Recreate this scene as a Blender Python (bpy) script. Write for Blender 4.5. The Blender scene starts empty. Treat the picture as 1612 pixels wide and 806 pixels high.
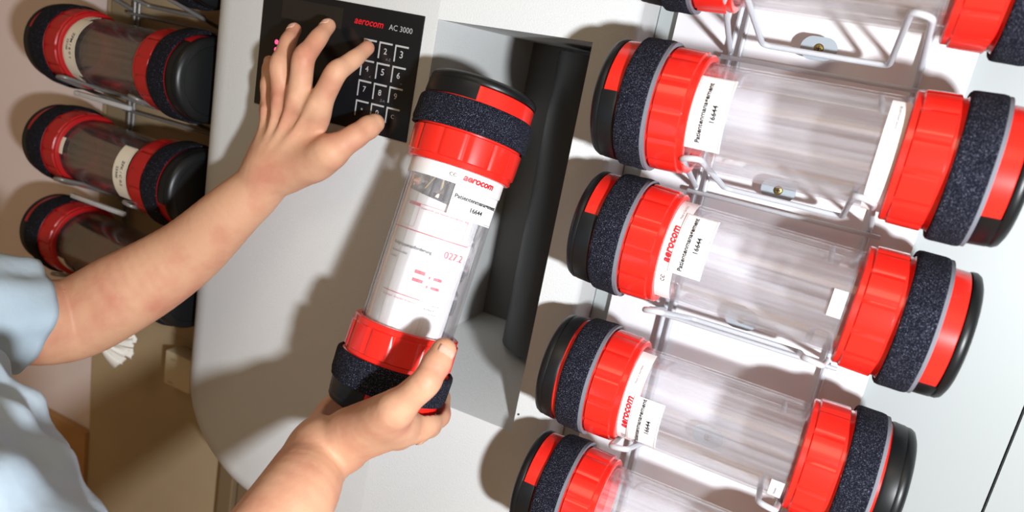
import bpy, bmesh, math, random
import numpy as np
from mathutils import Vector, Matrix
random.seed(4)
S = bpy.context.scene
COL = S.collection
PI = math.pi

# ------------------------------------------------------------------ camera, world, lights, exposure
FPX = 1181.1
R_CAM = np.array([[0.88638633, 0.4243739, 0.1850029],
                  [0.27485667, -0.16084465, -0.94793608],
                  [-0.37252261, 0.89108686, -0.2592125]])     # right, down, forward


def at(px, py, Y):
    """Point of the place on the plane Y that stands at that spot of the 1612 x 806 photograph."""
    q = np.array([px - 806.0, py - 403.0, FPX]) @ R_CAM
    return Vector(q * (Y / q[1]))


cd = bpy.data.cameras.new('camera')
cam = bpy.data.objects.new('camera', cd)
COL.objects.link(cam)
r, d, fw = [Vector(v) for v in R_CAM]
cam.matrix_world = Matrix((r, -d, -fw)).transposed().to_4x4()
cd.sensor_width = 36.0
cd.lens = FPX / 1612 * 36
cd.clip_start = 0.02
cd.dof.use_dof = True
cd.dof.focus_distance = 0.68
cd.dof.aperture_fstop = 5.0
S.camera = cam

w = bpy.data.worlds.new('room_light')
S.world = w
w.use_nodes = True
bg = w.node_tree.nodes['Background']
bg.inputs[0].default_value = (1.0, 0.70, 0.40, 1)
bg.inputs[1].default_value = 0.20


def lamp(name, kind, loc, power, color, **kw):
    ld = bpy.data.lights.new(name, kind)
    ld.energy = power
    ld.color = color
    for k, v in kw.items():
        setattr(ld, k, v)
    o = bpy.data.objects.new(name, ld)
    o.location = loc
    COL.objects.link(o)
    return o


lamp('camera_flash', 'POINT', (0.45, -0.15, -0.10), 76, (0.93, 0.96, 1.0), shadow_soft_size=0.035)
cl = lamp('ceiling_lamp', 'AREA', (-0.2, -0.9, 1.2), 7, (1.0, 0.80, 0.55), shape='RECTANGLE', size=1.2, size_y=0.6)
cl.rotation_euler = (Vector((-0.4, 0.7, -0.2)) - cl.location).to_track_quat('-Z', 'Y').to_euler()

S.view_settings.view_transform = 'Standard'
S.view_settings.look = 'None'
S.view_settings.gamma = 1
S.view_settings.use_curve_mapping = False
S.view_settings.exposure = 0.0
S.cycles.max_bounces = 14
S.cycles.transparent_max_bounces = 32


# ------------------------------------------------------------------ materials
def mat(name, color, rough=0.5, metal=0.0, noise=None, bump=None, spec=0.5, sss=0, emit=None, coat=0):
    """noise=(scale, second colour, low, high, detail) mixes a second colour in; bump=(scale, strength, distance)."""
    m = bpy.data.materials.new(name)
    m.use_nodes = True
    nt = m.node_tree
    b = nt.nodes['Principled BSDF']
    b.inputs['Base Color'].default_value = (*color, 1)
    b.inputs['Roughness'].default_value = rough
    b.inputs['Metallic'].default_value = metal
    b.inputs['Specular IOR Level'].default_value = spec
    b.inputs['Coat Weight'].default_value = coat
    tc = nt.nodes.new('ShaderNodeTexCoord')
    if sss:
        b.inputs['Subsurface Weight'].default_value = sss
        b.inputs['Subsurface Radius'].default_value = (1, .35, .2)
        b.inputs['Subsurface Scale'].default_value = 0.006
    if noise:
        n = nt.nodes.new('ShaderNodeTexNoise')
        n.inputs['Scale'].default_value = noise[0]
        n.inputs['Detail'].default_value = noise[4] if len(noise) > 4 else 4
        nt.links.new(tc.outputs['Object'], n.inputs['Vector'])
        rp = nt.nodes.new('ShaderNodeMapRange')
        rp.inputs[1].default_value = noise[2]
        rp.inputs[2].default_value = noise[3]
        nt.links.new(n.outputs['Fac'], rp.inputs[0])
        mx = nt.nodes.new('ShaderNodeMixRGB')
        mx.inputs[1].default_value = (*color, 1)
        mx.inputs[2].default_value = (*noise[1], 1)
        nt.links.new(rp.outputs[0], mx.inputs[0])
        nt.links.new(mx.outputs[0], b.inputs['Base Color'])
    if bump:
        n = nt.nodes.new('ShaderNodeTexNoise')
        n.inputs['Scale'].default_value = bump[0]
        n.inputs['Detail'].default_value = 6
        nt.links.new(tc.outputs['Object'], n.inputs['Vector'])
        bp = nt.nodes.new('ShaderNodeBump')
        bp.inputs['Strength'].default_value = bump[1]
        bp.inputs['Distance'].default_value = bump[2]
        nt.links.new(n.outputs['Fac'], bp.inputs['Height'])
        nt.links.new(bp.outputs[0], b.inputs['Normal'])
    if emit:
        b.inputs['Emission Color'].default_value = (*emit[0], 1)
        b.inputs['Emission Strength'].default_value = emit[1]
    return m


def clear_mat(name, tint, haze, rough=0.06, streak=True, hazecol=(.8, .82, .86), gloss=1.0):
    """Thin clear plastic: what is behind shows through, the surface glints and is a little milky with fine scratches."""
    m = bpy.data.materials.new(name)
    m.use_nodes = True
    nt = m.node_tree
    for n in list(nt.nodes):
        if n.type == 'BSDF_PRINCIPLED':
            nt.nodes.remove(n)
    out = [n for n in nt.nodes if n.type == 'OUTPUT_MATERIAL'][0]
    tr = nt.nodes.new('ShaderNodeBsdfTransparent')
    tr.inputs[0].default_value = (*tint, 1)
    df = nt.nodes.new('ShaderNodeBsdfDiffuse')
    df.inputs[0].default_value = (*hazecol, 1)
    gl = nt.nodes.new('ShaderNodeBsdfGlossy')
    gl.inputs['Roughness'].default_value = rough
    gl.inputs[0].default_value = (1, 1, 1, 1)
    fr = nt.nodes.new('ShaderNodeFresnel')
    fr.inputs[0].default_value = 1.49
    m1 = nt.nodes.new('ShaderNodeMixShader')
    m2 = nt.nodes.new('ShaderNodeMixShader')
    tc = nt.nodes.new('ShaderNodeTexCoord')
    mp = nt.nodes.new('ShaderNodeMapping')
    mp.inputs['Scale'].default_value = (6, 260, 260)
    nz = nt.nodes.new('ShaderNodeTexNoise')
    nz.inputs['Scale'].default_value = 1.0
    nz.inputs['Detail'].default_value = 3
    rg = nt.nodes.new('ShaderNodeMapRange')
    rg.inputs[1].default_value = 0.35
    rg.inputs[2].default_value = 0.75
    rg.inputs[3].default_value = haze * (0.5 if streak else 1)
    rg.inputs[4].default_value = haze * (1.9 if streak else 1)
    nt.links.new(tc.outputs['Object'], mp.inputs[0])
    nt.links.new(mp.outputs[0], nz.inputs['Vector'])
    nt.links.new(nz.outputs['Fac'], rg.inputs[0])
    nt.links.new(rg.outputs[0], m1.inputs[0])
    nt.links.new(tr.outputs[0], m1.inputs[1])
    nt.links.new(df.outputs[0], m1.inputs[2])
    ml = nt.nodes.new('ShaderNodeMath')
    ml.operation = 'MULTIPLY'
    ml.inputs[1].default_value = gloss
    nt.links.new(fr.outputs[0], ml.inputs[0])
    nt.links.new(ml.outputs[0], m2.inputs[0])
    nt.links.new(m1.outputs[0], m2.inputs[1])
    nt.links.new(gl.outputs[0], m2.inputs[2])
    nt.links.new(m2.outputs[0], out.inputs[0])
    return m


M = dict(
    housing=mat('powder_coated_grey', (.55, .56, .555), .55, bump=(800, .6, .0007)),
    bay=mat('dark_bay_plastic', (.030, .030, .030), .45),
    bay_wall=mat('dark_bay_wall', (.10, .10, .095), .5),
    panel=mat('black_panel_film', (.006, .007, .009), .22),
    display=mat('display_window', (.018, .015, .013), .12),
    mark=mat('pale_grey_print', (.42, .43, .43), .5),
    dim=mat('dim_grey_print', (.16, .17, .19), .5),
    logo=mat('red_print', (.62, .01, .02), .45),
    led=mat('pink_led', (.9, .1, .2), .3, emit=((1, .05, .16), 2.6)),
    white=mat('white_plate', (.80, .80, .83), .4, bump=(300, .15, .0005)),
    wall=mat('grey_wall_panel', (.34, .37, .37), .5),
    wall_pink=mat('pinkish_wall', (.74, .62, .60), .7, noise=(3, (.66, .56, .52), .4, .7)),
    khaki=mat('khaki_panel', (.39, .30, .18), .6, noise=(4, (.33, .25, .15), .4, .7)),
    brown=mat('brown_post', (.16, .11, .06), .6),
    wood=mat('orange_wood', (.42, .23, .09), .5, noise=(14, (.34, .17, .06), .35, .7)),
    gap=mat('dark_gap', (.02, .02, .02), .8),
    red=mat('red_plastic', (.80, .022, .014), .24, spec=.5, coat=.25),
    black=mat('black_rubber', (.006, .007, .008), .38, spec=.35),
    velcro=mat('navy_velcro', (.0035, .004, .010), .95, noise=(1650, (.30, .33, .45), .58, .80, 2), bump=(700, 1.0, .0018), spec=.2),
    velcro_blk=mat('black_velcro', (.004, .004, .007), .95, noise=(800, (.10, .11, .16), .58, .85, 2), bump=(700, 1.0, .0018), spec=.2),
    hem=mat('grey_velcro_hem', (.17, .18, .21), .8, bump=(600, .6, .0006)),
    paper=mat('white_label_paper', (.84, .84, .84), .5),
    cream=mat('cream_label_paper', (.74, .68, .56), .55),
    ink=mat('black_ink', (.012, .012, .014), .6),
    redink=mat('faded_red_ink', (.60, .05, .08), .6),
    wire=mat('grey_coated_wire', (.55, .58, .62), .3, metal=.15),
    tab=mat('blue_grey_metal_tab', (.36, .42, .47), .35, metal=.2),
    red_shaded=mat('shaded_red_plastic', (.40, .010, .012), .32, spec=.5),  # same red plastic, the left rack's dimmer light put into the colour
    wire_dark=mat('dark_coated_wire', (.20, .19, .18), .35, metal=.3),
    brass=mat('brass_screw', (.32, .24, .08), .35, metal=.9),
    beige=mat('beige_plastic', (.60, .52, .35), .5),
    shirt=mat('pale_blue_cotton', (.42, .51, .58), .85, noise=(9, (.35, .45, .53), .35, .7), bump=(60, .25, .004), spec=.2),
    stitch=mat('blue_stitching', (.30, .42, .54), .8),
    skin=mat('skin', (.60, .335, .21), .55, noise=(26, (.52, .225, .145), .42, .72), bump=(150, .4, .0009), sss=.12, spec=.3),
    nail=mat('fingernail', (.66, .38, .29), .35, sss=.1),
    tissue=mat('white_tissue', (.78, .76, .70), .8),
    straw=mat('straw_tie', (.62, .45, .18), .6),
    tube=clear_mat('clear_acrylic', (.99, .99, .995), .075, gloss=.45, hazecol=(.88, .90, .97)),
    tube_dark=clear_mat('clear_acrylic_darker', (.86, .83, .83), .03, gloss=.6),  # darker tint of the clear tube, used on the left rack
    bag=clear_mat('clear_plastic_bag', (.97, .97, .98), .06, rough=.12, streak=False, gloss=1.2),
    hanger=clear_mat('clear_hanger_plastic', (.90, .91, .94), .45, streak=False),
)


# ------------------------------------------------------------------ object helpers
def link(name, me, m, parent=None, smooth=True, angle=40):
    o = bpy.data.objects.new(name, me)
    COL.objects.link(o)
    if m is not None and not me.materials:
        me.materials.append(m)
    if smooth:
        me.polygons.foreach_set('use_smooth', [True] * len(me.polygons))
        if angle:
            me.set_sharp_from_angle(angle=math.radians(angle))
    if parent is not None:
        o.parent = parent
    return o


def pyd(verts, faces):
    me = bpy.data.meshes.new('m')
    me.from_pydata([tuple(v) for v in verts], [], [tuple(f) for f in faces])
    me.update()
    return me


def fromb(bm):
    me = bpy.data.meshes.new('m')
    bmesh.ops.recalc_face_normals(bm, faces=bm.faces)
    bm.to_mesh(me)
    bm.free()
    return me


def thing(name, label, cat, loc=(0, 0, 0), group=None):
    o = bpy.data.objects.new(name, None)
    o.empty_display_size = .02
    COL.objects.link(o)
    o.location = loc
    return tag(o, label, cat, group)


def tag(o, label, cat, group=None):
    o['label'] = label
    o['category'] = cat
    if group:
        o['group'] = group
    return o


def struct(name, me, m):
    o = link(name, me, m, smooth=False)
    o['kind'] = 'structure'
    return o


def box(x0, x1, y0, y1, z0, z1, bev=0.0, seg=2):
    bm = bmesh.new()
    bmesh.ops.create_cube(bm, size=1)
    for v in bm.verts:
        v.co = Vector(((x0 + x1) / 2 + v.co.x * (x1 - x0), (y0 + y1) / 2 + v.co.y * (y1 - y0), (z0 + z1) / 2 + v.co.z * (z1 - z0)))
    if bev:
        bmesh.ops.bevel(bm, geom=bm.edges[:], offset=bev, segments=seg, affect='EDGES', profile=.5)
    return fromb(bm)


def joinm(meshes):
    bm = bmesh.new()
    for me in meshes:
        bm.from_mesh(me)
    me = bpy.data.meshes.new('m')
    bm.to_mesh(me)
    bm.free()
    return me


def sweep(pts, rad, seg=10, closed=False, sub=0):
    """A round wire along a path, ends closed."""
    P = [Vector(p) for p in pts]
    if sub:                                    # Catmull-Rom smoothing
        Q = []
        n = len(P)
        for i in range(n - 1):
            p0, p1, p2, p3 = P[max(i - 1, 0)], P[i], P[i + 1], P[min(i + 2, n - 1)]
            for k in range(sub):
                t = k / sub
                Q.append(.5 * ((2 * p1) + (p2 - p0) * t + (2 * p0 - 5 * p1 + 4 * p2 - p3) * t * t + (3 * p1 - p0 - 3 * p2 + p3) * t ** 3))
        Q.append(P[-1])
        P = Q
    n = len(P)
    rads = rad if isinstance(rad, (list, tuple)) else [rad] * n
    V, F = [], []
    t0 = (P[1] - P[0]).normalized()
    a = t0.orthogonal().normalized()
    for i in range(n):
        t = (P[min(i + 1, n - 1)] - P[max(i - 1, 0)]).normalized()
        a = (a - t * a.dot(t)).normalized()
        b = t.cross(a)
        for k in range(seg):
            an = 2 * PI * k / seg
            V.append(P[i] + (a * math.cos(an) + b * math.sin(an)) * rads[i])
    for i in range(n - 1):
        for k in range(seg):
            k2 = (k + 1) % seg
            F.append((i * seg + k, i * seg + k2, (i + 1) * seg + k2, (i + 1) * seg + k))
    F.append(tuple(range(seg))[::-1])
    F.append(tuple((n - 1) * seg + k for k in range(seg)))
    return pyd(V, F)


def rounded(pts, rad, n=6):
    """Round the corners of a polyline."""
    P = [Vector(p) for p in pts]
    out = [P[0]]
    for i in range(1, len(P) - 1):
        a, b, c = P[i - 1], P[i], P[i + 1]
        r_ = min(rad, (a - b).length * .45, (c - b).length * .45)
        s, e = b + (a - b).normalized() * r_, b + (c - b).normalized() * r_
        for k in range(n + 1):
            t = k / n
            out.append(s * (1 - t) ** 2 + b * 2 * t * (1 - t) + e * t * t)
    out.append(P[-1])
    return out


# cylinder coordinates of a canister: s along local X, angle phi from the front (-Y) upwards (+Z)
def cyl(s, r, phi):
    return (s, -r * math.cos(phi), r * math.sin(phi))


def lathe(profile, a0=0.0, a1=2 * PI, seg=96, rfun=None, cap=True):
    """Turn the closed profile [(s, r)...] about the X axis over an angle range."""
    full = abs(a1 - a0 - 2 * PI) < 1e-6
    n = seg if full else max(2, int(seg * (a1 - a0) / (2 * PI))) + 1
    V, F = [], []
    m_ = len(profile)
    for i in range(n):
        ph = a0 + (a1 - a0) * i / (n if full else n - 1)
        for s, r_ in profile:
            V.append(cyl(s, r_ if rfun is None else rfun(s, r_, ph), ph))
    for i in range(n if full else n - 1):
        j = (i + 1) % n
        for k in range(m_):
            k2 = (k + 1) % m_
            F.append((i * m_ + k, i * m_ + k2, j * m_ + k2, j * m_ + k))
    if not full and cap:
        F.append(tuple(range(m_)))
        F.append(tuple((n - 1) * m_ + k for k in range(m_))[::-1])
    bm = bmesh.new()
    bm.from_mesh(pyd(V, F))
    bmesh.ops.remove_doubles(bm, verts=bm.verts, dist=1e-6)
    return fromb(bm)


def patch(s0, s1, phi0, phi1, r, th=.0003, n=20):
    """A curved sticker with its own thickness."""
    return lathe([(s0, r), (s1, r), (s1, r + th), (s0, r + th)], phi0, phi1, seg=int(n * 2 * PI / (phi1 - phi0)))


_txt = {}


def text2d(s, bold=0.0, shear=0.0, sp=1.0):
    """Triangulated lettering as flat points, one unit high capitals, centred."""
    key = (s, bold, shear, sp)
    if key not in _txt:
        c = bpy.data.curves.new('t', 'FONT')
        c.body = s
        c.offset = bold
        c.shear = shear
        c.space_character = sp
        c.align_x = 'CENTER'
        c.align_y = 'CENTER'
        c.resolution_u = 3
        o = bpy.data.objects.new('t', c)
        COL.objects.link(o)
        dg = bpy.context.evaluated_depsgraph_get()
        me = bpy.data.meshes.new_from_object(o.evaluated_get(dg))
        V = [v.co.copy() for v in me.vertices]
        F = [tuple(p.vertices) for p in me.polygons]
        bpy.data.objects.remove(o)
        bpy.data.curves.remove(c)
        bpy.data.meshes.remove(me)
        x0, x1 = min(v.x for v in V), max(v.x for v in V)
        y0, y1 = min(v.y for v in V), max(v.y for v in V)
        _txt[key] = ([((v.x - (x0 + x1) / 2), (v.y - (y0 + y1) / 2)) for v in V], F, x1 - x0, y1 - y0)
    return _txt[key]


def lettering(lines, place):
    """lines: (text, u, v, width, bold, shear); place maps (u, v) to 3-D. All lines become one mesh."""
    V, F = [], []
    for s, u, v, wd, bold, shear in lines:
        tv, tf, w_, h_ = text2d(s, bold, shear)
        k = wd / w_
        o_ = len(V)
        V += [place(u + a * k, v + b * k) for a, b in tv]
        F += [tuple(i + o_ for i in f) for f in tf]
    return pyd(V, F)


def quads(rects, place, n=1):
    """Printed bars and boxes: (u0, v0, u1, v1)."""
    V, F = [], []
    for u0, v0, u1, v1 in rects:
        o_ = len(V)
        for i in range(n + 1):
            for j in range(2):
                V.append(place(u0 + (u1 - u0) * i / n, v1 if j else v0))
        for i in range(n):
            F.append((o_ + 2 * i, o_ + 2 * i + 2, o_ + 2 * i + 3, o_ + 2 * i + 1))
    return pyd(V, F)


# ------------------------------------------------------------------ the room
WY = 0.755
struct('wall_back', joinm([box(-.2110, .1885, WY, WY + .05, -1.45, 1.2), box(-.674, -.2112, WY, WY + .05, .402, 1.2)]), M['wall'])
struct('wall_right', box(.1910, 1.6, WY, WY + .05, -1.45, 1.2), M['wall'])
struct('trim_1', box(.1885, .1910, WY + .006, WY + .04, -1.45, 1.2), M['gap'])
struct('wall_left', box(-3.0, -.985, WY, WY + .05, -1.45, 1.2), M['wall_pink'])
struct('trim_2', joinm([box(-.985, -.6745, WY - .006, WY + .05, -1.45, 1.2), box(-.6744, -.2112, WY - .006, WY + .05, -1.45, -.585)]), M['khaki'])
struct('baseboard_left', box(-3.0, -.986, WY - .012, WY, -.95, -.715), M['wood'])
struct('trim_3', joinm([box(-.690, -.664, WY - .022, WY - .0065, -1.45, -.600, .002), box(-.662, -.628, WY - .014, WY - .0065, -1.45, -.600, .002)]), M['brown'])
struct('floor', box(-3.0, 1.6, -2.0, WY, -1.50, -1.45), M['wood'])


# ------------------------------------------------------------------ the tube station
FY = 0.630
station = thing('tube_station', 'large light grey wall-mounted tube station with a black keypad and an open bay', 'station', (-.47, .70, -.63))
IS = Matrix.Translation((.47, -.70, .63))


def st(name, me, m, parent=None, smooth=True, **k):
    me.transform(IS)
    return link(name, me, m, parent or station, smooth, **k)


RX = -.3835


def housing():
    x0, x1, z0, z1 = -.673, -.212, -.582, .40
    out = [(x0, z1)]                       # outline, anticlockwise seen from the camera side
    rc = .135
    for k in range(25):
        a = PI + (PI / 2) * k / 24
        out.append((x0 + rc + rc * math.cos(a), z0 + rc * .95 + rc * .95 * math.sin(a)))
    for k in range(7):
        a = -PI / 2 + (PI / 2) * k / 6
        out.append((x1 - .015 + .015 * math.cos(a), z0 + .015 + .015 * math.sin(a)))
    out.append((x1, z1))
    n = len(out)

    def normal(i):
        a, b = Vector(out[(i - 1) % n]), Vector(out[(i + 1) % n])
        t = (b - a).normalized()
        return Vector((-t.y, t.x))         # inwards
    nrm = [normal(i) for i in range(n)]
    nrm[0] = Vector((1, 0)); nrm[-1] = Vector((-1, 0))
    V, F = [], []
    rings = [(0.0, .275)] + [(1 - math.cos(PI / 2 * k / 9), 1 - math.sin(PI / 2 * k / 9)) for k in range(10)]
    for ri, (ins, dy) in enumerate(rings):
        for i, (x, z) in enumerate(out):
            left = min(1, max(0, (x1 - .1 - x) / .3))
            amt = .006 + .030 * left
            dep = .006 + .024 * left
            nx = nrm[i]
            y = FY + (dy if ri == 0 else dy * dep)
            V.append((x + nx.x * ins * amt, y, z + nx.y * ins * amt))
    for ri in range(len(rings) - 1):
        for i in range(n):
            j = (i + 1) % n
            F.append((ri * n + i, ri * n + j, (ri + 1) * n + j, (ri + 1) * n + i))
    F.append(tuple(range(n)))
    F.append(tuple((len(rings) - 1) * n + i for i in range(n)))
    bm = bmesh.new()
    bm.from_mesh(pyd(V, F))
    bmesh.ops.bisect_plane(bm, geom=bm.verts[:] + bm.edges[:] + bm.faces[:], plane_co=(RX, 0, 0), plane_no=(1, 0, 0), dist=1e-6)
    for v in bm.verts:                     # right of the ridge the front falls back towards the wall
        if v.co.x > RX and v.co.y < .72:
            v.co.y += (v.co.x - RX) * .40
    bmesh.ops.triangulate(bm, faces=[f for f in bm.faces if len(f.verts) > 4])
    return fromb(bm)


def prism_x(poly, x0, x1):
    V = [(x0, y, z) for y, z in poly] + [(x1, y, z) for y, z in poly]
    n = len(poly)
    F = [tuple(range(n)), tuple(range(n, 2 * n))] + [(i, (i + 1) % n, n + (i + 1) % n, n + i) for i in range(n)]
    bm = bmesh.new()
    bm.from_mesh(pyd(V, F))
    return fromb(bm)


def boolean(me, cutters):
    tmp = bpy.data.objects.new('t', me)
    COL.objects.link(tmp)
    cs = []
    for c in cutters:
        co = bpy.data.objects.new('c', c)
        COL.objects.link(co)
        md = tmp.modifiers.new('b', 'BOOLEAN')
        md.operation = 'DIFFERENCE'
        md.solver = 'EXACT'
        md.object = co
        cs.append(co)
    bpy.context.view_layer.update()
    dg = bpy.context.evaluated_depsgraph_get()
    res = bpy.data.meshes.new_from_object(tmp.evaluated_get(dg))
    for c in cs + [tmp]:
        bpy.data.objects.remove(c)
    return res


hb = joinm([housing()])
zl = at(703, 639, .631).z
yr = FY + (-.2475 - RX) * .40
cl_ = [(.56, .0150), (.63, .0152), (.86, .0146), (.86, -.334), (.780, -.334), (.631, zl), (.56, zl - .012)]
cr_ = [(.56, .0210), (yr, .0216), (.86, .0146), (.86, -.334), (.780, -.334), (yr, -.386), (.56, -.415)]
n_ = len(cl_)
cut = pyd([(RX + .0008, y, z) for y, z in cl_] + [(-.2475, y, z) for y, z in cr_],
          [tuple(range(n_)), tuple(range(n_, 2 * n_))] + [(i, (i + 1) % n_, n_ + (i + 1) % n_, n_ + i) for i in range(n_)])
bmt = bmesh.new(); bmt.from_mesh(cut)
bmesh.ops.triangulate(bmt, faces=bmt.faces[:])
cut = fromb(bmt)
hb = boolean(hb, [cut])
st('housing', hb, M['housing'], smooth=True, angle=30)


PY = .6285


def on_panel(u, v, y=PY - .0003):
    return (u, y, v)


PX0, PX1, PZ0, PZ1 = -.5930, -.3965, -.1045, .0157
pan = st('keypad_panel', box(PX0, PX1, PY, PY + .004, PZ0, PZ1, .0006), M['panel'])
st('display_window', box(-.567, -.490, PY - .0002, PY - .00005, -.011, .009), M['display'], pan)
pk = at(598, 65, PY); pk3 = at(623, 70, PY); pk8 = at(589, 130, PY)
KX, KZ = pk.x, pk.z
DX = pk3.x - pk.x
DZ = (pk.z - pk8.z) / 2
keys = [('1', '', 0, 0), ('2', 'A-Z', 1, 0), ('3', '', 2, 0), ('4', '<', 0, 1), ('5', '', 1, 1), ('6', '>', 2, 1), ('7', '', 0, 2), ('8', 'Z-A', 1, 2), ('9', '', 2, 2), ('*', '', 0, 3), ('0', '', 1, 3), ('C', '', 2, 3)]
for s_, sub, i, j in keys:
    x, z = KX + (i - 1) * DX, KZ - j * DZ
    kb = st('key_bracket', quads([(x, z - .0017, x + DX * .83, z), (x, z - DZ * .80, x + .0016, z - .0017)], on_panel), M['mark'], pan, smooth=False)
    me = lettering([(s_, x + DX * .44, z - DZ * .42, .0036 if s_ not in '1*' else .0022, .01, 0)], on_panel)
    me.transform(IS); link('key_character', me, M['mark'], kb, smooth=False)
    if sub:
        me = lettering([(sub, x + DX * .68, z - DZ * .78, .0056 if len(sub) > 1 else .0020, 0, 0)], on_panel)
        me.transform(IS); link('key_small_print', me, M['dim'], kb, smooth=False)
a_ = at(581, 37, PY); b_ = at(631, 46, PY)
st('maker_name', lettering([('aerocom', a_.x, a_.z, .0345, .02, .25)], on_panel), M['logo'], pan, smooth=False)
st('type_name', lettering([('AC 3000', b_.x, b_.z, .0268, 0, 0)], on_panel), M['mark'], pan, smooth=False)
for px, py in ((435.5, 66), (434.5, 78)):
    q = at(px, py, PY)
    bm = bmesh.new()
    bmesh.ops.create_uvsphere(bm, u_segments=16, v_segments=8, radius=.0024)
    for v in bm.verts:
        v.co = Vector((v.co.x, v.co.y * .35, v.co.z)) + Vector((q.x, PY, q.z))
    st('indicator_light', fromb(bm), M['led'], pan)
q0, q1 = at(524, 207, .6290), at(562, 214, .6290)
tg = st('small_sticker', box(q0.x, q1.x, .6292, .6301, q0.z - .005, q0.z), M['cream'])
st('sticker_lettering', lettering([('ZUM ABSENDEN', (q0.x + q1.x) / 2, q0.z - .0025, .024, 0, 0)], lambda u, v: (u, .6289, v)), M['ink'], tg, smooth=False)

# bay interior
st('bay_lining', box(-.3825, -.2480, .8540, .8595, -.3335, .0140), M['bay_wall'])
bm = bmesh.new()
bmesh.ops.create_cone(bm, cap_ends=True, segments=64, radius1=.052, radius2=.052, depth=.340)
for v in bm.verts:
    v.co = v.co + Vector((-.2700, .8010, -.1600))
st('delivery_pipe', fromb(bm), M['bay'])
for z_ in (-.352,):
    q = at(815, 653, .684)
    bm = bmesh.new()
    bmesh.ops.create_cone(bm, cap_ends=True, segments=16, radius1=.0014, radius2=.0010, depth=.0016, matrix=Matrix.Translation((q.x, FY + (q.x - RX) * .40, q.z)) @ Matrix.Rotation(PI / 2, 4, 'X'))
    st('cover_screw', fromb(bm), M['gap'])


# ------------------------------------------------------------------ transport canisters
SE = .119            # velcro ring centre from the middle
HL = .155


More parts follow.
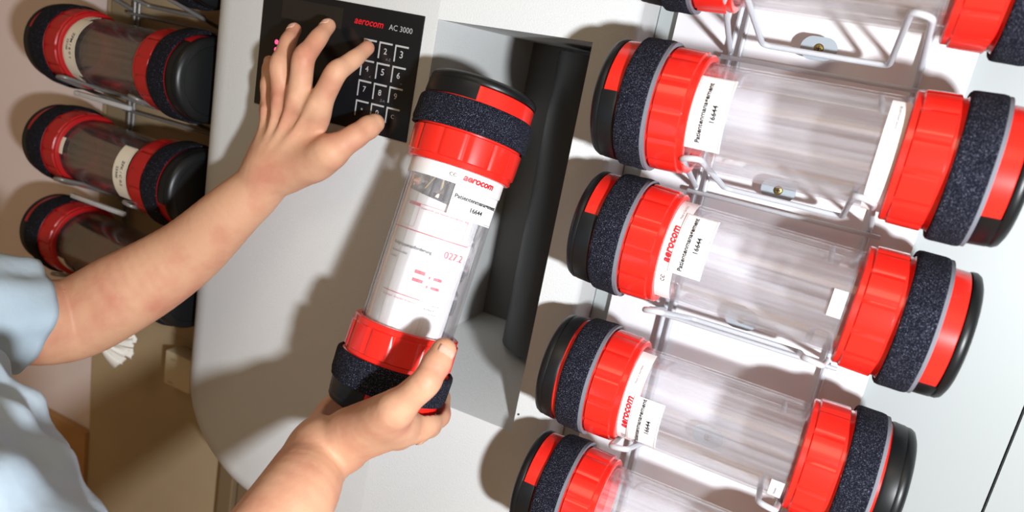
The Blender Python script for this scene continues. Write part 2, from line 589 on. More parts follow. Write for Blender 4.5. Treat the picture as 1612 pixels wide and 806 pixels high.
def canister(name, label, group, labels, rim, cuts, dark=False, loc=(0, 0, 0), xdir=(1, 0, 0), roll=0.0, nohem=False):
    """labels: list of dicts; rim: (end, lines); cuts: for each end the angle range the red lid shows in (None = hidden)."""
    t = thing(name, label, 'canister', loc, group)
    X = Vector(xdir).normalized()
    Y = (Vector((0, 1, 0)) - X * X.y)
    Y = Y.normalized()
    Z = X.cross(Y)
    t.matrix_world = Matrix.Translation(loc) @ Matrix((X, Y, Z)).transposed().to_4x4() @ Matrix.Rotation(roll, 4, 'X')
    red, vel = (M['red_shaded'] if dark else M['red']), (M['velcro_blk'] if dark else M['velcro'])
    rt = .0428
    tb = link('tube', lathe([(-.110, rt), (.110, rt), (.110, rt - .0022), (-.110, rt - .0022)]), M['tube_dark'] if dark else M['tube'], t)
    for e in (-1, 1):
        # collar with raised panels, flaring at its free edge
        def rf(s, r_, ph):
            k = (ph / (2 * PI) * 13 + (.3 if e > 0 else 0)) % 1.0
            if r_ > .0475 and .079 < abs(s) < .1025:
                return r_ + .0012 * min(1, max(0, min(k, 1 - k) * 13 * 1.1 - .6))
            return r_
        prof = [(.0735, rt + .0002), (.0735, .0470), (.0745, .0482), (.0785, .0480), (.0795, .0484), (.0900, .0488), (.1020, .0490), (.1030, .0482), (.1060, .0484), (.1075, .0505), (.1100, .0505), (.1100, rt + .0002)]
        link('collar', lathe([(s * e, r_) for s, r_ in prof], rfun=rf, seg=182), red, t, angle=28)
        link('inner_sleeve', lathe([(s * e, r_) for s, r_ in [(.0800, rt - .0026), (.0800, rt - .0044), (.1100, rt - .0044), (.1100, rt - .0026)]]), red, t)
        # velcro band, lumpy and rounded at its edges
        rnd = random.Random(len(label) * 7 + e)
        p1, p2 = rnd.random() * 6, rnd.random() * 6
        nb = [(.1062, .0507), (.1064, .0522), (.1076, .0534), (.1100, .0538), (.1180, .0536), (.1260, .0538), (.1288, .0534), (.1302, .0522), (.1304, .0490)]

        def rv(s, r_, ph):
            return r_ + (.0005 * math.sin(3 * ph + p1) + .0004 * math.sin(7 * ph + p2) + .0006 * math.sin(2 * ph + 90 * s)) * (1 if r_ > .051 else 0)
        vb = link('velcro_band', lathe([(s * e, r_) for s, r_ in nb], rfun=rv, seg=128), vel, t, angle=60)
        hs = .1058 if e < 0 else .1304
        link('band_hem', lathe([(e * (hs - .0016), .0500), (e * (hs - .0016), .0529), (e * (hs + .0016), .0529), (e * (hs + .0016), .0500)], rfun=rv), vel if (dark or nohem) else M['hem'], vb)
        # lid: red shell, black rubber end with a stepped lip over part of the turn
        link('lid', lathe([(s * e, r_) for s, r_ in [(.1110, .0500), (.1440, .0486), (.1450, .0474), (.1450, .0300), (.1110, .0300)]]), red, t)
        cut = cuts[0 if e < 0 else 1]
        endp = [(.1452, .0300), (.1452, .0492), (.1462, .0496), (.1490, .0496), (.1515, .0482), (.1535, .0440), (.1540, .0400), (.1532, .0392), (.1545, .0300), (.1552, .0180), (.1554, .0006), (.1452, .0006)]
        ec = link('end_cap', lathe([(s * e, r_) for s, r_ in endp]), M['black'], t, angle=50)
        if cut is None:
            lip = (0, 2 * PI)
            ls = .1345
        else:
            lip = (math.radians(cut[1]), math.radians(cut[0]) + 2 * PI)
            ls = .1315 if not dark else .1338
        link('rubber_lip', lathe([(s * e, r_) for s, r_ in [(ls, .0488), (ls, .0499), (ls + .002, .0507), (.1450, .0500), (.1450, .0480)]], *lip), M['black'], ec, angle=50)
    if rim:
        e, lines, c0, c1 = rim
        s0, s1 = (.0600, .0733)
        pt = patch(*sorted((s0 * e, s1 * e)), math.radians(c0), math.radians(c1), rt + .0002, n=40)
        rl = link('rim_label', pt, M['cream'] if dark else M['paper'], t)
        for (s_, ang, wd, bold, shear, mm) in lines:
            link('rim_lettering', lettering([(s_, 0, 0, wd, bold, shear)], lambda u, v, a=ang: cyl(e * .0668 - v, rt + .0011, math.radians(a) + u / rt)), M[mm], rl, smooth=False)
    for L in labels:
        s0, s1, c0, c1 = L['rect']
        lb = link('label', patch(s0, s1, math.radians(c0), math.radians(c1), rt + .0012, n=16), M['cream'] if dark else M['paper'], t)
        fl = L.get('flip', 1)
        mid = (s0 + s1) / 2
        am = math.radians((c0 + c1) / 2)
        if L.get('lines'):
            link('lettering', lettering(L['lines'], lambda u, v: cyl(mid - v * fl, rt + .0021, am + fl * u / rt)), M['ink'], lb, smooth=False)
        if L.get('frame', True):
            hu = (math.radians(c1 - c0) * rt) / 2 - .0012
            hv = (s1 - s0) / 2 - .0012
            q = .00022
            link('label_frame', quads([(-hu, -hv, hu, -hv + q), (-hu, hv - q, hu, hv), (-hu, -hv, -hu + q, hv), (hu - q, -hv, hu, hv)],
                                      lambda u, v: cyl(mid - v * fl, rt + .0021, am + fl * u / rt), 12), M['dim'], lb, smooth=False)
    return t


PM = [('Patientenmanagement', 0, .0035, .0455, .020, 0), ('16644', 0, -.0040, .0125, .02, 0)]
AER = lambda a, b: [('aerocom', a, .0310, .035, .22, 'logo'), ('C\u0404', b, .0062, 0, 0, 'ink')]
GR = 'canisters lying in the right wire rack'
XC = -.0475
canister('canister', 'right-rack canister just above the exposed brass screw, label at left and white strip at right',
         GR, [dict(rect=(-.0735, -.0460, -33, 44), lines=PM)], (1, [('www.aerocom.de', 38, .020, 0, 0, 'dim')], -100, 60),
         [(8, 150), (-32, 150)], loc=(-.0484, .6278, -.0211), xdir=(.9997, -.0229, .0061))
canister('canister', 'right-rack canister just below the brass screw, with a blank white sticker at its right',
         GR, [dict(rect=(-.0640, -.0370, -12, 58), lines=PM), dict(rect=(.0590, .0690, -5, 22), frame=False)], (-1, AER(18, -22) + [('Made in Germany', 60, .018, 0, 0, 'dim')], -60, 90),
         [(22, 150), (-42, 150)], loc=(-.0474, .6378, -.1386), xdir=(.9997, -.0082, -.0222))
canister('canister', 'right-rack canister whose two end rims are black all round',
         GR, [dict(rect=(-.0640, -.0370, -43, 20), lines=PM), dict(rect=(.0600, .0705, -46, -16), lines=[('Rohrpost', 0, 0, .009, 0, 0)], frame=False)],
         (-1, AER(-4, -42) + [('Made in Germany', 44, .018, 0, 0, 'dim')], -70, 80), [None, None], loc=(-.0502, .6447, -.2774), xdir=(1, .0008, -.0081))
canister('canister', 'right-rack canister cut off by the bottom edge of the photo',
         GR, [], None, [(24, 170), (0, 150)], loc=(-.0500, .6420, -.4010), xdir=(1, 0, -.006))
canister('canister', 'right-rack canister cut off by the top edge, in the uppermost wire hooks',
         GR, [], None, [(20, 150), (0, 150)], loc=(-.0450, .6330, .1090), xdir=(1, -.01, .004))


# left rack, further away, dim light put into its red, cream labels, black bands
GL = 'canisters lying in the left wire rack'
LX, LY = -.8310, .668
lab1 = [('ZFM / 6 0 1', 0, .003, .030, .01, 0), ('23100', 0, -.004, .013, .01, 0)]
lab2 = [('ZFK / C 0.2', 0, .004, .030, .01, 0), ('23300', 0, -.004, .014, .01, 0)]
canister('canister', 'top fully shown left-rack canister, with a cream label at its left end',
         GL, [dict(rect=(-.0700, -.0470, -42, 60), lines=lab1, flip=-1)], (-1, [('aerocom', 10, .027, .03, .2, 'logo')], -80, 85), [(20, 120), (55, 110)], True,
         loc=(LX, LY, -.0990), xdir=(1, -.09, .012))
canister('canister', 'middle canister on the left rack with a cream label beside its right collar',
         GL, [dict(rect=(.0400, .0660, -42, 50), lines=lab2, flip=-1), dict(rect=(-.0730, -.0660, 0, 28), frame=False)], None, [(20, 120), (-60, -15)], True,
         loc=(LX, LY, -.2300), xdir=(1, -.09, .012))
canister('canister', 'lowest canister on the left rack, partly hidden by the bare forearm',
         GL, [], (-1, [], -80, -20), [(20, 120), (20, 120)], True, loc=(LX - .002, LY, -.3560), xdir=(1, -.09, .012))
canister('canister', 'canister on the left rack cut off by the top edge beside the station',
         GL, [], None, [(20, 120), (20, 120)], True, loc=(LX, LY, .0310), xdir=(1, -.09, .012))

# ------------------------------------------------------------------ the held canister with its paper form and bag
HC = Vector((-.3185, .5765, -.1832))
HD = Vector((.020, .275, .960)).normalized()
LBL = PM
held = canister('canister', 'upright canister held in the lower hand with a printed form inside', None,
                [dict(rect=(-.0600, -.0330, 29, 96), lines=LBL)], (-1, AER(56, 23), -80, 130), [(22, 140), (8, 150)], loc=HC, xdir=-HD, nohem=True)
HM = held.matrix_world.copy()


def form():
    """A sheet curled inside the tube, printed side out."""
    t = thing('request_form', 'white paper form with red and black print curled inside the held canister', 'paper')
    t.matrix_world = HM
    rp = .0385
    s0, s1 = -.0420, .0900
    a0, a1 = math.radians(-62), math.radians(80)
    n, mm = 40, 12
    V, F = [], []
    for lay in range(2):
        for i in range(n + 1):
            for j in range(mm + 1):
                ph = a0 + (a1 - a0) * i / n
                s = s0 + (s1 - s0) * j / mm
                top = .010 * (i / n - .5) if j == 0 else 0
                V.append(cyl(s + top, rp - lay * .0003 + .0006 * math.sin(i * .5) * (i / n), ph))
    def idx(l, i, j): return l * (n + 1) * (mm + 1) + i * (mm + 1) + j
    for i in range(n):
        for j in range(mm):
            F.append((idx(0, i, j), idx(0, i + 1, j), idx(0, i + 1, j + 1), idx(0, i, j + 1)))
            F.append((idx(1, i, j), idx(1, i, j + 1), idx(1, i + 1, j + 1), idx(1, i + 1, j)))
    link('sheet', pyd(V, F), M['paper'], t)
    R2 = rp + .0015
    pl = lambda u, v: cyl(.0155 - v, R2, math.radians(18) + u / R2)      # u right, v up, origin mid sheet
    bars = [(-.0300, .0500, .0300, .0503), (-.0300, .0478, -.0165, .0500), (-.0165, .0300, -.0162, .0500), (.0296, .0300, .0300, .0503), (-.0450, .0262, .0380, .0270),
            (-.0300, .0295, -.0164, .0297), (-.0020, -.0075, .0070, -.0045), (-.0020, -.0205, -.0018, -.0045), (-.0020, -.0145, .0070, -.0118), (.0110, -.0092, .0230, -.0066), (.0110, -.0172, .0230, -.0148),
            (-.0280, -.0290, .0100, -.0284), (-.0300, -.0390, -.0297, -.0290)]
    link('red_print', quads(bars, pl, 10), M['redink'], t, smooth=False)
    link('red_lettering', lettering([('Unterschrift und Stempel anfordernder Arzt', .0080, .0468, .0460, .004, 0), ('027.2', .0270, .0150, .0190, .004, 0), ('Blutgruppe - irregul\u00e4re Antik\u00f6rper', -.0090, -.0325, .0340, 0, 0)], pl), M['redink'], t, smooth=False)
    link('black_lettering', lettering([('Blutgruppenanforderung', -.0130, .0125, .0400, .014, 0), ('Nabelschnurblut', -.0235, .0060, .0190, .004, 0), ('Vollblut', -.0285, .0010, .0090, .004, 0), ('Buchse K?', .0205, -.0345, .0110, 0, 0)], pl), M['ink'], t, smooth=False)
    link('stamp_box', quads([(.0130, -.0385, .0290, -.0382), (.0130, -.0308, .0290, -.0305), (.0130, -.0385, .0132, -.0305), (.0288, -.0385, .0290, -.0305)], pl, 6), M['dim'], t, smooth=False)


form()


def bag():
    """Crumpled clear plastic bag filling the top of the tube."""
    rnd = random.Random(8)
    n, mm = 44, 40
    V, F = [], []
    ph0 = [rnd.random() * 6.28 for _ in range(8)]
    for j in range(mm):
        s = -.098 + .150 * j / (mm - 1)
        for i in range(n):
            ph = 2 * PI * i / n
            r_ = .0300 + .0040 * math.sin(3 * ph + ph0[0] + 40 * s) + .0030 * math.sin(7 * ph + ph0[1] - 90 * s) + .0020 * math.sin(11 * ph + 160 * s + ph0[2]) + rnd.uniform(-.0010, .0010)
            V.append(cyl(s, min(r_, .0375), ph))
    for j in range(mm - 1):
        for i in range(n):
            k = (i + 1) % n
            F.append((j * n + i, j * n + k, (j + 1) * n + k, (j + 1) * n + i))
    me = pyd(V, F)
    o = link('plastic_bag', me, M['bag'], None, angle=20)
    o.matrix_world = HM
    tag(o, 'crumpled clear plastic bag inside the held canister', 'bag')
    for a, s_, dr in ((-12, -.062, .3), (2, -.056, -.5), (12, -.060, .1)):
        p = [cyl(s_ + .016 * math.cos(dr * 2 + .4) * (k / 4) - .006, .0380, math.radians(a + dr * 22 * (k / 4))) for k in range(5)]
        so = link('bag_tie', sweep([Vector(q) for q in p], .00055, 6, sub=3), M['straw'], o)


bag()


# ------------------------------------------------------------------ wire racks
def rack(name, label, cx, cz0, rows, pitch, plate_z, wm, plate_m, x0, x1, ycap=.637):
    t = thing(name, label, 'rack', (cx, WY, cz0))
    I = Matrix.Translation((-cx, -WY, -cz0))

    def rk(nm, me, m, par=None, **k):
        me.transform(I)
        return link(nm, me, m, par or t, **k)
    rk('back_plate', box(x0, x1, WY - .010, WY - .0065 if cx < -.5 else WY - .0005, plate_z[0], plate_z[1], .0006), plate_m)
    yb = WY - .020
    zt, zb = cz0 + .20, cz0 - pitch * rows - .03
    for dx in (-.083, -.0745, .075):
        rk('upright_wire', sweep([(cx + dx, yb, zt), (cx + dx, yb, zb)], .0024, 10), wm)
    for k in range(rows):
        zc = cz0 - pitch * k
        p = [(cx - .083, yb - .005, zc - .072), (cx - .074, ycap - .046, zc - .036), (cx - .060, ycap - .046, zc - .034), (cx - .052, ycap + .064, zc - .064),
             (cx + .050, ycap + .064, zc - .064), (cx + .053, ycap - .046, zc - .034), (cx + .067, ycap - .046, zc - .036), (cx + .075, yb - .005, zc - .072)]
        rk('wire_cradle', sweep(rounded(p, .008), .0025, 10), wm)
        rk('cross_wire', sweep([(cx - .090, yb - .004, zc - .078), (cx + .085, yb - .004, zc - .078)], .0022, 10), wm)
    if cx > -.5:
        for k in range(rows):
            q = Vector((cx - .0085, 0, cz0 - pitch * k - .057 - .0005))
            tbm = bmesh.new()
            for v in [(q.x + .0105 * math.cos(a) + (.005 if math.cos(a) > 0 else -.005), q.z + .0100 * math.sin(a)) for a in [2 * PI * i / 28 for i in range(28)]]:
                tbm.verts.new((v[0], WY - .0285, v[1]))
            f = tbm.faces.new(tbm.verts)
            ex = bmesh.ops.extrude_face_region(tbm, geom=[f])
            for v in ex['geom']:
                if isinstance(v, bmesh.types.BMVert):
                    v.co.y += .003
            tab = rk('mounting_tab', fromb(tbm), M['tab'])
            bm = bmesh.new()
            bmesh.ops.create_uvsphere(bm, u_segments=20, v_segments=10, radius=.0042)
            for v in bm.verts:
                v.co = Vector((q.x + v.co.x, WY - .0288 + v.co.y * .35, q.z + v.co.z))
            sc = rk('screw', fromb(bm), M['brass'], tab)
            rk('screw_recess', quads([(q.x - .0024, q.z - .0004, q.x + .0024, q.z + .0004), (q.x - .0004, q.z - .0024, q.x + .0004, q.z + .0024)], lambda u, v: (u, WY - .0307, v)), M['gap'], tab, smooth=False)
    return t


rack('wire_rack', 'pale grey wire rack on a white back plate right of the station', XC - .0005, .1090, 5, .1276, (-1.0, .45), M['wire'], M['white'], -.1905, .0655)
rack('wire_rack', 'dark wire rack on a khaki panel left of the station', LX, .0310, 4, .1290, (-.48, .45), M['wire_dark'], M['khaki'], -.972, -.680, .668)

# clear hangers that show as bright glints under the left canisters
for zc in (.031, -.099, -.230, -.356):
    o = link('hanger_strip', box(LX - .050, LX + .048, LY - .040, LY - .034, zc - .053, zc - .047, .0015), M['hanger'], None)
    tag(o, 'clear plastic hanger strip under a canister on the left rack', 'strip', 'clear strips under the left canisters')

# ------------------------------------------------------------------ small things behind the arm
q0, q1 = at(268, 548, .73), at(300, 548, .73)
jb = thing('junction_box', 'small beige box with faint print on the khaki wall beside the station', 'box', (q0.x, .7488, q0.z))
IJ = Matrix.Translation((-q0.x, -.7488, -q0.z))
me = box(q0.x, q0.x + .050, .722, .7485, q0.z - .052, q0.z, .002); me.transform(IJ); link('cover', me, M['beige'], jb)
me = lettering([('230 V', q0.x + .016, q0.z - .010, .010, 0, 0), ('16 A', q0.x + .014, q0.z - .046, .008, 0, 0)], lambda u, v: (u, .7217, v)); me.transform(IJ); link('faint_print', me, M['brown'], jb, smooth=False)

tp = at(176, 562, .66)


def tissues():
    rnd = random.Random(3)
    parts_ = []
    for k in range(6):
        a = -.75 + .22 * k + rnd.uniform(-.1, .1)
        L_ = .030 + .010 * rnd.random()
        V, F = [], []
        n = 9
        for i in range(n):
            t_ = i / (n - 1)
            for j in range(5):
                w_ = (j / 4 - .5) * (.004 + .014 * t_)
                x = math.cos(a) * L_ * t_ - math.sin(a) * w_
                z = math.sin(a) * L_ * t_ + math.cos(a) * w_
                V.append((tp.x - .024 + x, tp.y + .004 * k + .0020 * math.sin(j * 2.2 + k) + .01 * t_ * t_, tp.z + .010 + z))
        for i in range(n - 1):
            for j in range(4):
                F.append((i * 5 + j, i * 5 + j + 1, (i + 1) * 5 + j + 1, (i + 1) * 5 + j))
        parts_.append(pyd(V, F))
    o = link('paper_tissue', joinm(parts_), M['tissue'], None, angle=0)
    so = o.modifiers.new('thickness', 'SOLIDIFY'); so.thickness = .0008
    tag(o, 'crumpled white paper tissue hanging behind the raised elbow', 'tissue')


tissues()

# ------------------------------------------------------------------ the person
class Field:
    """Signed distance field on a grid; rounded cones blend smoothly into one continuous surface."""

    def __init__(self, lo, hi, res):
        self.lo = np.array(lo, np.float32)
        self.res = res
        self.n = np.ceil((np.array(hi) - np.array(lo)) / res).astype(int) + 1
        self.d = np.full(self.n, .05, np.float32)

    def _box(self, lo, hi):
        a = np.clip(np.floor((lo - self.lo) / self.res).astype(int), 0, self.n)
        b = np.clip(np.ceil((hi - self.lo) / self.res).astype(int) + 1, 0, self.n)
        ax = [self.lo[i] + self.res * np.arange(a[i], b[i], dtype=np.float32) for i in range(3)]
        sl = tuple(slice(a[i], b[i]) for i in range(3))
        return sl, np.meshgrid(*ax, indexing='ij', sparse=True)

    def cone(self, p, q, r1, r2, k=.006, flat=None, sub=False):
        p, q = np.array(p, float), np.array(q, float)
        m = max(r1, r2) * (1.0 if flat is None else max(1, 1)) + k + .006
        sl, (X, Y, Z) = self._box(np.minimum(p, q) - m, np.maximum(p, q) + m)
        ba = q - p
        l2 = max(float(ba @ ba), 1e-9)
        dx, dy, dz = X - p[0], Y - p[1], Z - p[2]
        t = np.clip((dx * ba[0] + dy * ba[1] + dz * ba[2]) / l2, 0, 1)
        ex, ey, ez = dx - t * ba[0], dy - t * ba[1], dz - t * ba[2]
        if flat is not None:
            nv, f = np.array(flat[0], float), flat[1]
            nv /= np.linalg.norm(nv)
            c = (ex * nv[0] + ey * nv[1] + ez * nv[2]) * (1 / f - 1)
            ex, ey, ez = ex + c * nv[0], ey + c * nv[1], ez + c * nv[2]
        dd = np.sqrt(ex * ex + ey * ey + ez * ez) - (r1 + (r2 - r1) * t)
        cur = self.d[sl]
        if sub:
            h = np.maximum(k - np.abs(cur + dd), 0) / k
            self.d[sl] = np.maximum(cur, -dd) + h * h * k * .25
        else:
            h = np.maximum(k - np.abs(cur - dd), 0) / k
            self.d[sl] = np.minimum(cur, dd) - h * h * k * .25

    def limb(self, pts, k=.005, flat=None, n=7):
        """A smoothly bending, tapering limb through joints [(point, radius)...]."""
        P = np.array([tuple(p) for p, _ in pts], float)
        r_ = np.array([q for _, q in pts], float)
        A = np.concatenate([P, r_[:, None]], 1)
        out = []
        m = len(A)
        for i in range(m - 1):
            p0, p1, p2, p3 = A[max(i - 1, 0)], A[i], A[i + 1], A[min(i + 2, m - 1)]
            for j in range(n):
                t = j / n
                out.append(.5 * ((2 * p1) + (p2 - p0) * t + (2 * p0 - 5 * p1 + 4 * p2 - p3) * t * t + (3 * p1 - p0 - 3 * p2 + p3) * t ** 3))
        out.append(A[-1])
        A = np.array(out)
        mg = A[:, 3].max() + k + .006
        sl, (X, Y, Z) = self._box(A[:, :3].min(0) - mg, A[:, :3].max(0) + mg)
        best = None
        for a, b in zip(A[:-1], A[1:]):
            p, ba = a[:3], b[:3] - a[:3]
            l2 = max(float(ba @ ba), 1e-10)
            dx, dy, dz = X - p[0], Y - p[1], Z - p[2]
            t = np.clip((dx * ba[0] + dy * ba[1] + dz * ba[2]) / l2, 0, 1)
            ex, ey, ez = dx - t * ba[0], dy - t * ba[1], dz - t * ba[2]
            if flat is not None:
                nv = np.array(flat[0], float)
                nv /= np.linalg.norm(nv)
                c = (ex * nv[0] + ey * nv[1] + ez * nv[2]) * (1 / flat[1] - 1)
                ex, ey, ez = ex + c * nv[0], ey + c * nv[1], ez + c * nv[2]
            dd = np.sqrt(ex * ex + ey * ey + ez * ez) - (a[3] + (b[3] - a[3]) * t)
            best = dd if best is None else np.minimum(best, dd)
        cur = self.d[sl]
        h = np.maximum(k - np.abs(cur - best), 0) / k
        self.d[sl] = np.minimum(cur, best) - h * h * k * .25

    def finger(self, c, k=.006):
        """Phalanges a little slimmer between the joints."""
        q = [c[0]]
        for (p, a), (p2, b) in zip(c[:-1], c[1:]):
            q.append((p.lerp(p2, .5), (a + b) / 2 * .945))
            q.append((p2, b))
        self.limb(q, k, n=4)

    def mesh(self, smooth=1):
        d = self.d
        s = d < 0
        n = self.n
        c = np.zeros(n - 1, np.int8)
        for i in (0, 1):
            for j in (0, 1):
                for k in (0, 1):
                    c += s[i:n[0] - 1 + i, j:n[1] - 1 + j, k:n[2] - 1 + k]
        cells = np.argwhere((c > 0) & (c < 8))
        idx = np.full(n - 1, -1, np.int32)
        idx[tuple(cells.T)] = np.arange(len(cells))
        acc = np.zeros((len(cells), 3))
        cnt = np.zeros(len(cells))
        corners = [(i, j, k) for i in (0, 1) for j in (0, 1) for k in (0, 1)]
        for a in corners:
            for ax in range(3):
                if a[ax]:
                    continue
                b = list(a); b[ax] = 1
                va = d[tuple((cells + a).T)]
                vb = d[tuple((cells + b).T)]
                m = (va < 0) != (vb < 0)
                t = np.where(m, va / np.where(m, va - vb, 1), 0)
                P = np.tile(np.array(a, float), (len(cells), 1))
                P[:, ax] = t
                acc[m] += P[m]
                cnt[m] += 1
        V = (cells + acc / cnt[:, None]) * self.res + self.lo
        F = []
        for ax in range(3):
            u, v = [(1, 2), (2, 0), (0, 1)][ax]
            sa = [slice(None)] * 3; sb = [slice(None)] * 3
            sa[ax] = slice(0, -1); sb[ax] = slice(1, None)
            A, B = s[tuple(sa)], s[tuple(sb)]
            e = np.argwhere(A != B)
            ok = (e[:, u] > 0) & (e[:, v] > 0) & (e[:, u] < n[u] - 1) & (e[:, v] < n[v] - 1)
            e = e[ok]
            du = np.zeros(3, int); du[u] = 1
            dv = np.zeros(3, int); dv[v] = 1
            q = np.stack([idx[tuple((e - du - dv).T)], idx[tuple((e - dv).T)], idx[tuple(e.T)], idx[tuple((e - du).T)]], 1)
            fl = ~A[tuple(e.T)]
            q[fl] = q[fl][:, ::-1]
            F.append(q)
        F = np.concatenate(F)
        for _ in range(smooth):                # light Laplacian smoothing
            sm = np.zeros_like(V); ct = np.zeros(len(V))
            for i, j in ((0, 1), (1, 2), (2, 3), (3, 0)):
                for a, b in ((i, j), (j, i)):
                    np.add.at(sm, F[:, a], V[F[:, b]])
                    np.add.at(ct, F[:, a], 1)
            V = V * .5 + .5 * sm / np.maximum(ct, 1)[:, None]
        return V, F


def np_mesh(VFs):
    V = np.concatenate([v for v, f in VFs])
    off = np.cumsum([0] + [len(v) for v, f in VFs[:-1]])
    F = np.concatenate([f + o for (v, f), o in zip(VFs, off)])
    me = bpy.data.meshes.new('m')
    me.vertices.add(len(V)); me.vertices.foreach_set('co', V.astype(np.float32).ravel())
    me.loops.add(F.size); me.loops.foreach_set('vertex_index', F.astype(np.int32).ravel())
    me.polygons.add(len(F))
    me.polygons.foreach_set('loop_start', np.arange(0, F.size, 4, dtype=np.int32))
    me.polygons.foreach_set('loop_total', np.full(len(F), 4, dtype=np.int32))
    me.update(calc_edges=True)
    me.validate()
    return me


def arm_field(pts, res, pad=.035):
    P = np.array([tuple(p) for p in pts])
    return Field(P.min(0) - pad, P.max(0) + pad, res)


def z3(x, y, Y):                       # left hand, read from an enlarged view
    return at(380 + x / 2.519, y / 2.519, Y * .9)


def z5(x, y, Y):                       # right hand, read from an enlarged view
    return at(480 + x / 2.239, 420 + y / 2.239, Y)


nails = []
# --- left arm: back of the hand to us, index finger on the key 1
LW = z3(70, 742, .652)
LSH = Vector((-.73, .24, -.27))
LEL = at(112, 512, .495)
LMID = at(290, 402, .562)
idx_ = [(z3(285, 480, .655), .0128), (z3(305, 420, .646), .0122), (z3(375, 288, .643), .0104), (z3(447, 235, .664), .0086), (z3(500, 190, .686), .0070)]
mid_ = [(z3(222, 450, .652), .0130), (z3(228, 390, .643), .0122), (z3(247, 232, .640), .0108), (z3(305, 152, .660), .0089), (z3(345, 102, .680), .0073)]
rin_ = [(z3(172, 455, .654), .0124), (z3(165, 400, .647), .0116), (z3(152, 262, .644), .0102), (z3(186, 165, .664), .0084), (z3(211, 117, .681), .0070)]
pin_ = [(z3(125, 490, .662), .0112), (z3(116, 440, .660), .0104), (z3(109, 340, .662), .0088), (z3(109, 275, .676), .0073), (z3(111, 243, .686), .0060)]
thu_ = [(z3(190, 690, .660), .0175), (z3(345, 608, .650), .0145), (z3(450, 542, .663), .0122), (z3(505, 505, .677), .0116), (z3(530, 489, .684), .0096)]
f = arm_field([LW, LSH, LEL, idx_[-1][0], mid_[-1][0], thu_[-1][0], pin_[-1][0]], .0018, .055)
back = Vector((.10, -1, .20)).normalized()
f.limb([(LSH, .048), (LEL.lerp(LSH, .35), .0455), (LEL + Vector((-.006, -.006, .004)), .0440), (LMID.lerp(LEL, .55), .0430), (LMID, .0370), (LW.lerp(LMID, .35), .0300), (LW, .0262), (LW.lerp(mid_[0][0], .3), .0240)], .01, (back, .92))
for c, rr in ((idx_, .0150), (mid_, .0150), (rin_, .0142), (pin_, .0130)):
    f.limb([(LW.lerp(mid_[0][0], .05), .0190), (LW.lerp(c[0][0], .5), .0172), (c[0][0], rr), (c[1][0], c[1][1] * .98)], .010, (back, .80))
f.limb([(LW.lerp(idx_[0][0], .6), .0150), (LW.lerp(rin_[0][0], .6), .0150)], .012, (back, .8))
for c in (idx_, mid_, rin_, pin_):
    f.finger(c)
    f.limb([(LW.lerp(c[0][0], .30) + back * .0145, .0020), (LW.lerp(c[0][0], .70) + back * .0138, .0023), (c[1][0] + back * .0108, .0028)], .006)      # tendon
    for e_ in (-.0020, .0018):                                                # knuckle creases
        p_ = c[2][0] + (c[3][0] - c[2][0]).normalized() * e_ + back * (c[2][1] + .0003)
        sd_ = back.cross((c[3][0] - c[1][0]).normalized()).normalized()
        f.cone(p_ - sd_ * .0045, p_ + sd_ * .0045, .0003, .0003, .0010, sub=True)
f.finger(thu_, .010)
f.limb([(LW.lerp(idx_[0][0], .2), .0185), (thu_[1][0].lerp(thu_[0][0], .5), .0170), (thu_[1][0], .0140)], .014)
f.limb([(LW.lerp(idx_[0][0], .75), .0115), (thu_[1][0].lerp(thu_[0][0], .35), .0125)], .018, (back, .7))
left_arm = f.mesh()
for c in (mid_, rin_):
    nails.append((c, back, .0054))

# --- right arm: hand closed round the lower end of the canister
RW = z5(54, 650, .487)
RE = Vector((-.335, .265, -.515))
RF = at(450, 806, .425)
RSH = Vector((-.44, -.02, -.36))
th = [(z5(180, 575, .490), .0185), (z5(318, 502, .467), .0141), (z5(424, 408, .468), .0120), (z5(464, 340, .479), .0117), (z5(489, 294, .487), .0100)]
fi = [(z5(315, 572, .505), .0150), (z5(425, 553, .530), .0118), (z5(474, 525, .560), .0104), (z5(482, 462, .590), .0088)]
fm = [(z5(275, 592, .525), .0145), (z5(390, 588, .560), .0112), (z5(447, 562, .592), .0100), (z5(452, 495, .615), .0084)]
fr = [(z5(235, 600, .545), .0135), (z5(335, 608, .585), .0108), (z5(388, 585, .615), .0094), (z5(397, 515, .630), .0080)]
fp = [(z5(190, 600, .555), .0125), (z5(260, 606, .598), .0095), (z5(305, 580, .618), .0082), (z5(312, 525, .632), .0070)]
f = arm_field([RW, RE, RF, th[-1][0], fi[2][0], fm[2][0], fp[-1][0], fr[-1][0], z5(100, 460, .55), RSH], .0017, .045)
f.limb([(RSH, .048), (RE.lerp(RSH, .3), .043), (RE, .041), (RF.lerp(RE, .5), .0390), (RF, .0345), (RW.lerp(RF, .35), .0305), (RW, .0262), (RW.lerp(fi[0][0], .25), .0235)], .01)
for c in (fi, fm, fr, fp):
    f.limb([(RW, .0200), (RW.lerp(c[0][0], .5), .0190), (c[0][0], c[0][1] + .0010)], .012)
    f.finger(c, .004)
f.limb([(RW, .0190), (z5(92, 535, .525), .0175), (z5(112, 492, .548), .0135)], .018)
f.limb([(RW.lerp(th[0][0], .3), .0200), (RW.lerp(fp[0][0], .9), .0170)], .016)
f.limb([(RW, .0195), (th[0][0], .0182), (th[1][0], .0130)], .010)
f.limb([(th[0][0], .0170), (fi[0][0].lerp(th[1][0], .35), .0130)], .016)
f.limb([(th[1][0].lerp(fi[0][0], .4), .0125), (fi[1][0].lerp(fi[0][0], .5), .0112)], .016)
f.finger(th, .010)
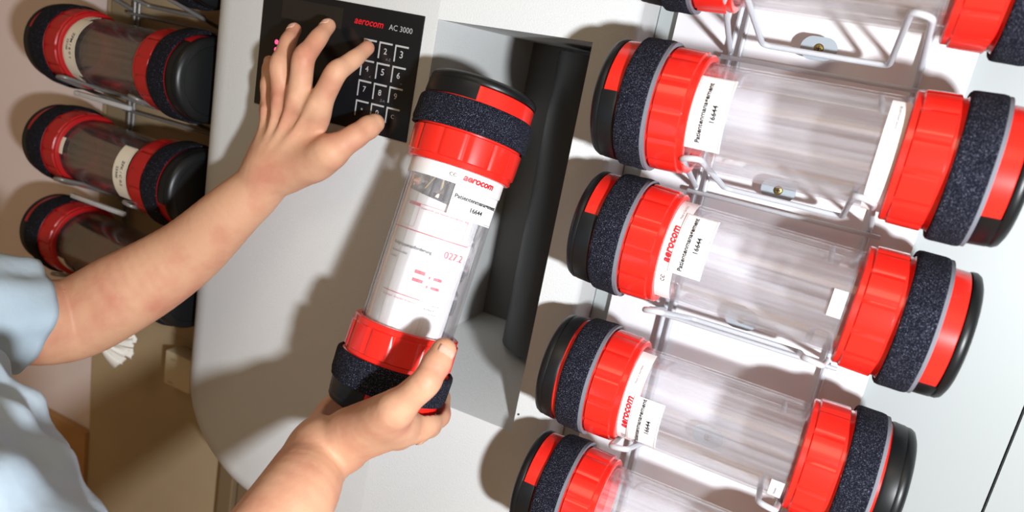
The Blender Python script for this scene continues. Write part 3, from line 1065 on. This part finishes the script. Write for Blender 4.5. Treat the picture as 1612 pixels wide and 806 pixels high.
for e_ in (-.003, -.0008, .0016):
    p_ = th[2][0] + (th[3][0] - th[2][0]).normalized() * e_ + Vector((-.25, -.90, .25)).normalized() * (th[2][1] + .0003)
    sd_ = Vector((-.25, -.90, .25)).cross((th[3][0] - th[1][0]).normalized()).normalized()
    f.cone(p_ - sd_ * .006, p_ + sd_ * .006, .0006, .0006, .0012, sub=True)
# the grip yields to the canister
f.cone(HC - HD * .02, HC - HD * .1295, .0545, .0545, .003, sub=True)
f.cone(HC - HD * .12, HC - HD * .1565, .0500, .0490, .003, sub=True)
right_arm = f.mesh()

# --- torso under the shirt, joined to the same figure
f = Field((-1.05, -.25, -1.15), (-.20, .50, -.12), .009)
SHc = (LSH + RSH) / 2
fwd_ = Vector((.70, .70, 0)).normalized()
side = Vector((.70, -.70, -.1)).normalized()
f.cone(SHc + Vector((-.04, -.02, -.06)) - side * .07, SHc + Vector((-.04, -.02, -.06)) + side * .07, .085, .085, .05)
f.cone(SHc + Vector((-.05, -.03, -.15)), SHc + Vector((-.07, -.05, -.70)), .115, .110, .06)
torso = f.mesh(2)
person = thing('person', 'person in a pale blue short-sleeved shirt typing on the keypad and holding a canister', 'person', (-.66, .04, -1.10))
IP = Matrix.Translation((.66, -.04, 1.10))
me = np_mesh([left_arm, right_arm, torso])
me.transform(IP)
link('body', me, M['skin'], person, angle=0)


def nail(c, up, wd):
    a, b = c[-2][0], c[-1][0]
    ax = (b - a).normalized()
    n_ = (up - ax * up.dot(ax)).normalized()
    sd = ax.cross(n_)
    rr = c[-1][1]
    V, F = [], []
    nu, nv = 8, 8
    for i in range(nu + 1):
        for j in range(nv + 1):
            u = (j / nv - .5) * 2
            v = i / nu
            wl = wd * (1 - .35 * abs(v * 2 - 1) ** 3)
            an = u * .85 * wl / wd
            R_ = rr + .0004
            V.append(b + ax * (-.0070 + .0105 * v) + n_ * (R_ * math.cos(an) - max(0, v - .55) ** 2 * .014) + sd * (R_ * math.sin(an)))
    for i in range(nu):
        for j in range(nv):
            q = i * (nv + 1) + j
            F.append((q, q + 1, q + nv + 2, q + nv + 1))
    me = pyd(V, F)
    me.transform(IP)
    o = link('fingernail', me, M['nail'], person)
    so = o.modifiers.new('thickness', 'SOLIDIFY'); so.thickness = .0006


for c, up, wd in nails:
    nail(c, Vector((-.2, -1, .35)), wd)
nail(th, Vector((.75, -1, -.10)), .0075)

# --- shirt: torso cloth with folds, two short sleeves with stitched hems
f = Field((-1.12, -.32, -1.20), (-.18, .56, -.10), .007)
a = SHc + Vector((-.04, -.02, -.06))
f.cone(a - side * .075, a + side * .075, .105, .105, .05)
f.cone(SHc + Vector((-.05, -.03, -.15)), SHc + Vector((-.07, -.05, -.72)), .145, .150, .06)
f.cone(a - side * .08, LSH + (LEL - LSH) * .25, .085, .070, .04)
f.cone(a + side * .08, RSH + (RE - RSH) * .25, .085, .066, .04)
f.cone((-.655, .295, -.375), (-.380, .130, -.374), .096, .160, .04)
f.cone((-.54, .20, -.48), (-.60, .15, -.75), .17, .15, .06)
V, F = f.mesh(3)
x, y, z = V.T
fold = .008 * np.sin(30 * (x + .8 * z) + 9 * y + 2 * np.sin(18 * z)) + .005 * np.sin(70 * (y - .5 * z) + 5 * np.sin(20 * x)) + .003 * np.sin(95 * (x + .3 * y) + 4 * np.sin(31 * z))
cen = np.array(SHc + Vector((-.05, -.03, -.3)))
dirn = V - cen
dirn /= np.linalg.norm(dirn, axis=1)[:, None]
V = V + dirn * fold[:, None]
me = np_mesh([(V, F)])
me.transform(IP)
shirt = link('shirt', me, M['shirt'], person, angle=0)


def sleeve(p0, p1, r0, r1, seed, sq=1.0):
    rnd = random.Random(seed)
    p0, p1 = Vector(p0), Vector(p1)
    ax = (p1 - p0).normalized()
    u = ax.cross(Vector((0, 0, 1))).normalized()
    v = ax.cross(u)
    n, mm = 72, 40
    ph = [rnd.random() * 6.28 for _ in range(6)]
    V, F = [], []
    prof = [(t, 0) for t in np.linspace(0, 1, mm)] + [(t, 1) for t in np.linspace(1, .75, 8)]
    for t, inner in prof:
        for i in range(n):
            an = 2 * PI * i / n
            rr = r0 + (r1 - r0) * t + .0030 * math.sin(3 * an + ph[0] + 5 * t) + .0022 * math.sin(5 * an + ph[1] - 7 * t) + .0016 * math.sin(9 * an + 12 * t + ph[2]) - (.0016 if inner else 0)
            if t > .945 and not inner:
                rr += .0012
            V.append(p0 + ax * ((p1 - p0).length * t) + u * rr * math.cos(an) + v * rr * math.sin(an) * sq)
    for j in range(len(prof) - 1):
        for i in range(n):
            k = (i + 1) % n
            F.append((j * n + i, j * n + k, (j + 1) * n + k, (j + 1) * n + i))
    me = pyd(V, F)
    me.transform(IP)
    o = link('sleeve', me, M['shirt'], shirt, angle=0)
    V = []
    t = .945
    for i in range(n + 1):
        an = 2 * PI * i / n
        rr = r0 + (r1 - r0) * t + .0030 * math.sin(3 * an + ph[0] + 5 * t) + .0022 * math.sin(5 * an + ph[1] - 7 * t) + .0016 * math.sin(9 * an + 12 * t + ph[2]) + .0002
        V.append(p0 + ax * ((p1 - p0).length * t) + u * rr * math.cos(an) + v * rr * math.sin(an) * sq)
    me = sweep(V, .0007, 6)
    me.transform(IP)
    link('hem_stitching', me, M['stitch'], shirt)


sleeve(LSH, LEL + Vector((-.007, -.047, .019)), .062, .0555, 5)
sleeve(RSH, RE + (RSH - RE) * .36, .064, .060, 9)
